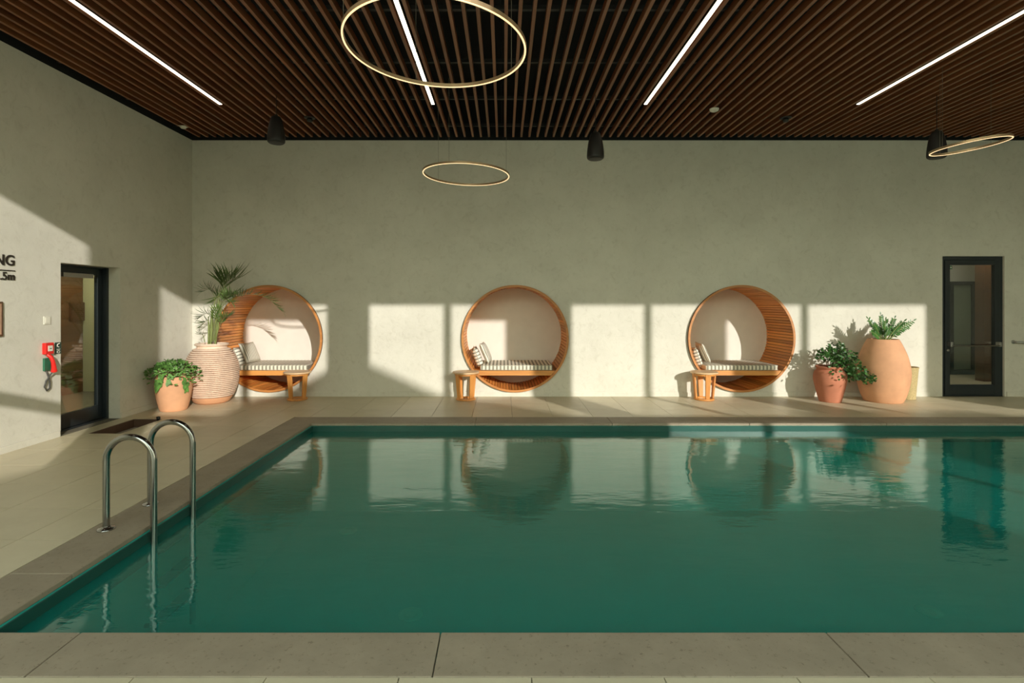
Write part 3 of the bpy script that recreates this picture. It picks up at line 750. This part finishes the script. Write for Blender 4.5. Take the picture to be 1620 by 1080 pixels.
# local x -> world +Y, local y -> world -X
W1, H1 = DL[1]-DL[0]+.03, DL[2]
frame_rect(0, 0, W1+.04, H1+.06, .075, .0, .07, .02).obj('door_frame', M['frame'], d1, bevel=.003)
lf = frame_rect(0, 0, W1-.09, H1-.037, .085, -.0, .045, .165).obj('door_leaf', M['frame'], d1, (.068, .016, .022), (0, 0, R(3.0)), bevel=.003)
MB().box((.085, .02, .165), (W1-.175, .028, H1-.15)).obj('glass_pane', M['glass'], lf)
MB().box((.14, -.05, H1-.165), (.62, -.005, H1-.115)).obj('door_closer', M['satin'], lf, bevel=.004)
# hall beyond the left door
hb = MB(); hb.box((-7.0, 5.0, 0), (-6.9, 8.9, 2.5)); hall = struct(hb.obj('wall_hall', M['gap']))
pm = MB().box((0, 0, .003), (.016, 3.74, .117)).mesh('plank', M['hallwood'])
for i in range(20): link('plank', pm, hall, (-6.9, 5.05, .12*i))
e_ = MB(); e_.box((-6.899, 8.80, 0), (-4.98, 8.90, 2.5)); e_.box((-7.0, 4.9, 0), (-4.98, 5.0, 2.5)); e_.box((-7.0, 4.9, 2.5), (-4.98, 9.05, 2.6))
struct(e_.obj('wall_hall_end', M['hallpale'])); struct(MB().box((-7.0, 4.9, -.1), (XW-.02, 9.05, 0)).obj('floor_hall', M['grout']))
gr = tag(MB().box((-6.883, 8.50, 1.16), (-6.85, 8.78, 1.46)).obj('wall_panel', M['gap']), 'dark louvred panel on the boards seen through the left glass door', 'panel')
for i in range(9): MB().box((-6.849, 8.51, 1.17+i*.032), (-6.835, 8.77, 1.186+i*.032)).obj('louvre', M['hallwood'], gr)
hl = bpy.data.lights.new('hall_fill', 'POINT'); ho = bpy.data.objects.new('hall_fill', hl); COL.objects.link(ho); ho.location = (-5.9, 7.9, 2.2); hl.shadow_soft_size = .1; hl.energy = 38; hl.color = (1, .88, .62)  # added fill with no fixture, brightens the hall behind the glass
vl = bpy.data.lights.new('vestibule_fill', 'AREA'); vo = bpy.data.objects.new('vestibule_fill', vl); COL.objects.link(vo); vo.location = (8.6, D+1.3, 2.7); vl.size = .4; vl.energy = 15; vl.color = (1, .92, .78)  # added fill from an unseen source, lifts the dim vestibule

# handrail right of the door
hr = tag(thing('handrail', 'steel handrail on back wall right of the glass door', 'handrail', (7.9, D, .845)), 'steel handrail on back wall right of the glass door', 'handrail')
MB().tube([(0, -.01, 0), (0, -.05, 0), (.015, -.065, 0), (2.6, -.065, 0)], .016, 10).obj('rail', M['satin'], hr)
MB().lathe([(.03, 0), (.03, .008)], 20).obj('wall_rose', M['satin'], hr, (0, 0, 0), (R(90), 0, 0))
MB().tube([(1.3, 0, -.06), (1.3, -.06, -.05), (1.3, -.065, -.01)], .008, 8).obj('bracket', M['satin'], hr)

# ------------------------------------------------------------------ wall items on the left
def on_left(px, py): return LW(px, py)
p = on_left(74, 506.5)
sw = thing('light_switch', 'small square white light switch on the left wall above the red phone', 'switch', p)
MB().box((0, -.043, -.043), (.009, .043, .043)).obj('plate', M['white'], sw, bevel=.003)
MB().box((.009, -.03, -.03), (.013, .03, .03)).obj('rocker', M['white'], sw, bevel=.002)

p = on_left(73, 551)
ph = thing('emergency_phone', 'red emergency phone box with hanging handset on left wall beside glass door', 'phone', p)
MB().box((0, -.052, -.060), (.042, .052, .060)).obj('box', M['red'], ph, bevel=.006)
MB().box((.0425, -.026, -.028), (.047, .028, .030)).obj('white_plate', M['white'], ph)
MB().box((.0472, -.010, -.004), (.0495, .012, .004)).obj('button', M['lettering'], ph)
hp = [(.03, -.02, -.062), (.055, -.005, -.09), (.065, .010, -.14), (.062, .025, -.20), (.05, .04, -.245)]
MB().tube(hp, [.018, .02, .019, .022, .030], 10).obj('handset', M['red'], ph)
MB().box((.0, -.045, -.235), (.022, .03, -.10)).obj('cradle', M['green'], ph, bevel=.004)
cc = [(.05, .02, -.25), (.03, .01, -.29), (.025, -.03, -.34), (.02, -.045, -.40), (.02, -.015, -.445), (.02, .02, -.42), (.025, .015, -.35), (.03, -.01, -.29), (.01, -.01, -.24)]
MB().tube(cc, .007, 8).obj('cord', M['cable'], ph)
p = on_left(89.5, 550.5)
fs = thing('phone_sign', 'small dark green sign with white phone symbol beside the red phone box', 'sign', p+Vector((0, .016, 0)))
MB().box((0, -.040, -.062), (.006, .038, .062)).obj('sign_plate', M['darksign'], fs)
MB().tube([(.008, .012, .05), (.008, -.014, .040), (.008, -.018, .022), (.008, .006, .010)], .005, 6).obj('phone_symbol', M['white'], fs)
for z, w2 in ((-.012, .024), (-.020, .018)): MB().box((.006, -w2, z-.002), (.008, w2, z+.002)).obj('text_line', M['white'], fs)
MB().tube([(.008, .018*math.cos(a*.4), -.042+.011*math.sin(a*.4)) for a in range(15)], .0035, 6).obj('ring_symbol', M['white'], fs)

def wall_text(s, px, py, cap, parent, name='letters'):
    c = bpy.data.curves.new(name, 'FONT'); c.body = s; c.size = cap/.69; c.extrude = .004; c.align_x = 'RIGHT'; c.offset = .0018
    c.materials.append(M['lettering']); o = bpy.data.objects.new(name, c); COL.objects.link(o)
    q = LW(px, py); o.parent = parent; o.location = q-parent.location+Vector((.005, 0, 0)); o.rotation_euler = (R(90), 0, R(90))
    dg = bpy.context.evaluated_depsgraph_get(); me = bpy.data.meshes.new_from_object(o.evaluated_get(dg)); m = bpy.data.objects.new(name, me); COL.objects.link(m)
    m.parent = parent; m.location = o.location; m.rotation_euler = o.rotation_euler; bpy.data.objects.remove(o); return m
tx = thing('wall_lettering', 'large dark letters NG above 5m on left wall at photo edge', 'lettering', LW(10, 425))
wall_text('NG', 23.2, 420.2, .100, tx); wall_text('.5m', 23.2, 443.0, .074, tx)
q0 = LW(-12, 425.6)-tx.location; q1 = LW(23, 428.3)-tx.location
MB().box((.0, q0.y, q1.z-.005), (.008, q1.y, q1.z+.004)).obj('underline', M['lettering'], tx)
a = LW(-25, 477); b2 = LW(2.2, 477)
pl = thing('wall_plaque', 'brown wooden plaque on left wall cut by the photo edge', 'plaque', (XW, (a.y+b2.y)/2, (LW(2, 477).z+LW(2, 532).z)/2))
hh = (LW(2, 477).z-LW(2, 532).z)/2; ww = (b2.y-a.y)/2
MB().box((0, -ww, -hh), (.018, ww, hh)).obj('board', M['hallwood'], pl, bevel=.003)
MB().box((.018, -ww+.02, -hh+.02), (.021, ww-.02, hh-.02)).obj('inlay', M['terra_groove'], pl)

# ------------------------------------------------------------------ pool ladder
ld = thing('pool_ladder', 'polished steel pool ladder with two arched handrails at left pool edge', 'ladder', (-2.41, 3.67, 0))
XO, XI = -2.558+2.41, -2.252+2.41
for yy in (3.457-3.67, 3.89-3.67):
    pts = [(XO, yy, .0), (XO, yy, .30), (XO, yy, .44)]
    r = (XI-XO)/2; c0 = (XO+XI)/2
    pts += [(c0-r*math.cos(a*math.pi/16), yy, .445+r*math.sin(a*math.pi/16)*.98) for a in range(1, 16)]
    pts += [(XI, yy, .44), (XI, yy, 0), (XI, yy, -.4), (XI, yy, -.86)]
    MB().tube(pts, .0205, 16).obj('handrail', M['steel'], ld)
    MB().lathe([(.052, 0), (.052, .004), (.046, .010), (.026, .014), (.024, .02)], 28).obj('flange', M['steel'], ld, (XO, yy, .001))
    MB().tube([(XI-.01, yy, -.62), (-2.308+2.41, yy, -.62)], .014, 10).obj('wall_stay', M['steel'], ld)
for z in (-.15, -.38, -.61):
    q = MB(); q.box((XI-.035, 3.457-3.67+.02, z-.012), (XI+.055, 3.89-3.67-.02, z+.006)); o = q.obj('step', M['steel'], ld, bevel=.004)
    for y0_ in (-.185, .02):
        MB().box((XI-.032, y0_, z+.0065), (XI+.052, y0_+.165, z+.013)).obj('grip_pad', M['speaker'], o)

# ------------------------------------------------------------------ ceiling lights
for i, x in enumerate(STRIPX):
    wh = ['leftmost linear ceiling light strip', 'second linear ceiling light strip from left, behind the big ring', 'third linear ceiling light strip from left', 'linear ceiling light strip above the terracotta jars', 'linear ceiling light strip beyond the right photo edge', 'last linear ceiling light strip at far right'][i]
    t = thing('strip_light', wh, 'light', (x, 4.3, ZC), 0, 'linear light strips between the ceiling slats')
    MB().box((-.022, -2.4, .001), (.022, 2.515, .05)).obj('housing', M['speaker'], t)
    MB().box((-.0195, -2.395, -.006), (.0195, 2.51, .0005)).obj('diffuser', M['strip'], t)
def ring_light(c, dia, tilt, label, dirw=(0, 2.1, 4.2)):
    t = thing('ring_light', label, 'light', c, 0, 'hanging ring lights')
    rot = Euler(tilt).to_matrix(); ro = dia/2; n = 96
    def prof(r0, r1, z0, z1, name, mat):
        q = MB(); vs = []
        for k in range(n):
            a = 2*math.pi*k/n
            for r, z in ((r0, z0), (r1, z0), (r1, z1), (r0, z1)): vs.append(rot @ Vector((r*math.cos(a), r*math.sin(a), z)))
        q.add(vs, [(4*k+j, 4*k+(j+1) % 4, 4*((k+1) % n)+(j+1) % 4, 4*((k+1) % n)+j) for k in range(n) for j in range(4)], 0, False)
        q.obj(name, mat, t, recalc=True)
    prof(ro-.016, ro, -.004, .020, 'ring_body', M['bronze'])
    prof(ro-.0135, ro-.003, -.008, -.0045, 'diffuser', M['ringlight'])
    for a in dirw:
        p = rot @ Vector(((ro-.008)*math.cos(a), (ro-.008)*math.sin(a), .018)); MB().tube([p, (p.x, p.y, ZC-c[2]-.001)], .0016, 5).obj('suspension_wire', M['wire'], t)
ring_light(((689-CX)*3.5/F, 3.5, CH+1.657), 1.186, (R(-1.6), R(2.2), 0), 'largest looking hanging ring light, cut by the top of the photo', (.55, 1.95, 3.6))
ring_light(((737.5-CX)*6.5/F, 6.5, CH+201.5*6.5/F), 1.05, (R(-1.2), R(2.0), 0), 'flat ring light hanging before the middle of the back wall', (.35, 2.4, 4.4))
ring_light(((1534-CX)*5.8/F, 5.8, CH+247*5.8/F), .70, (0, R(-7), 0), 'tilted ring light at upper right beside a black speaker', (.3, 1.7, 3.3))

# hanging speakers
def speaker(px, Y, zb, label):
    t = thing('pendant_speaker', label, 'speaker', ((px-CX)*Y/F, Y, zb), 0, 'black pendant speakers')
    MB().lathe(smoothprof([(.085, 0), (.100, .015), (.103, .05), (.098, .12), (.085, .21), (.068, .28), (.055, .31)], 3)+[(.05, .318), (.0, .32)], 32, cap1=False).obj('body', M['speaker'], t)
    MB().lathe([(.082, -.003), (.06, -.005), (.0, -.006)], 32, cap0=False, cap1=False).obj('grille', M['rail'], t)
    MB().lathe([(.02, .32), (.018, .345), (.006, .35)], 16).obj('cap', M['speaker'], t)
    MB().tube([(0, 0, .35), (0, 0, ZC-zb-.001)], .004, 6).obj('cable', M['speaker'], t)
speaker(437, 6.5, CH+251.5*6.5/F, 'black pendant speaker hanging over the left daybed')
speaker(942, 6.5, CH+226*6.5/F, 'black pendant speaker hanging right of the middle daybed')
speaker(1482, 6.5, CH+228*6.5/F, 'black pendant speaker hanging behind the tilted ring light')
Y = 2.51*F/306
t = thing('smoke_detector', 'small round white detector under the ceiling slats on the right', 'detector', ((1130-CX)*Y/F, Y, ZC))
MB().lathe([(.055, -.001), (.058, -.010), (.052, -.028), (.03, -.038), (.0, -.040)], 28, cap0=False, cap1=False).obj('housing', M['white'], t)
MB().lathe([(.059, -.0005), (.059, -.006)], 28).obj('base_plate', M['white'], t)
for px, py, lab in ((490, 186, 'small black ceiling spot under the slats right of the left speaker'), (1243, 186, 'small black ceiling spot under the slats right of the white detector')):
    Y = 2.51*F/(CY-py)
    t = thing('ceiling_spot', lab, 'spotlight', ((px-CX)*Y/F, Y, ZC), 0, 'small black ceiling spots')
    MB().lathe([(.075, -.001), (.075, -.008), (.05, -.012)], 24).obj('plate', M['speaker'], t)
    MB().lathe([(.035, -.013), (.038, -.04), (.03, -.055)], 20).obj('head', M['speaker'], t)
Y = 2.51*F/(CY-200)
t = thing('ceiling_sensor', 'tiny white sensor under the slats at the left back corner', 'sensor', ((290-CX)*Y/F, Y, ZC))
MB().lathe([(.045, -.001), (.045, -.012), (.03, -.028), (.0, -.03)], 20, cap0=False, cap1=False).obj('dome', M['white'], t)
MB().box((-.05, -.05, -.001), (.05, .05, 0)).obj('base_plate', M['white'], t)
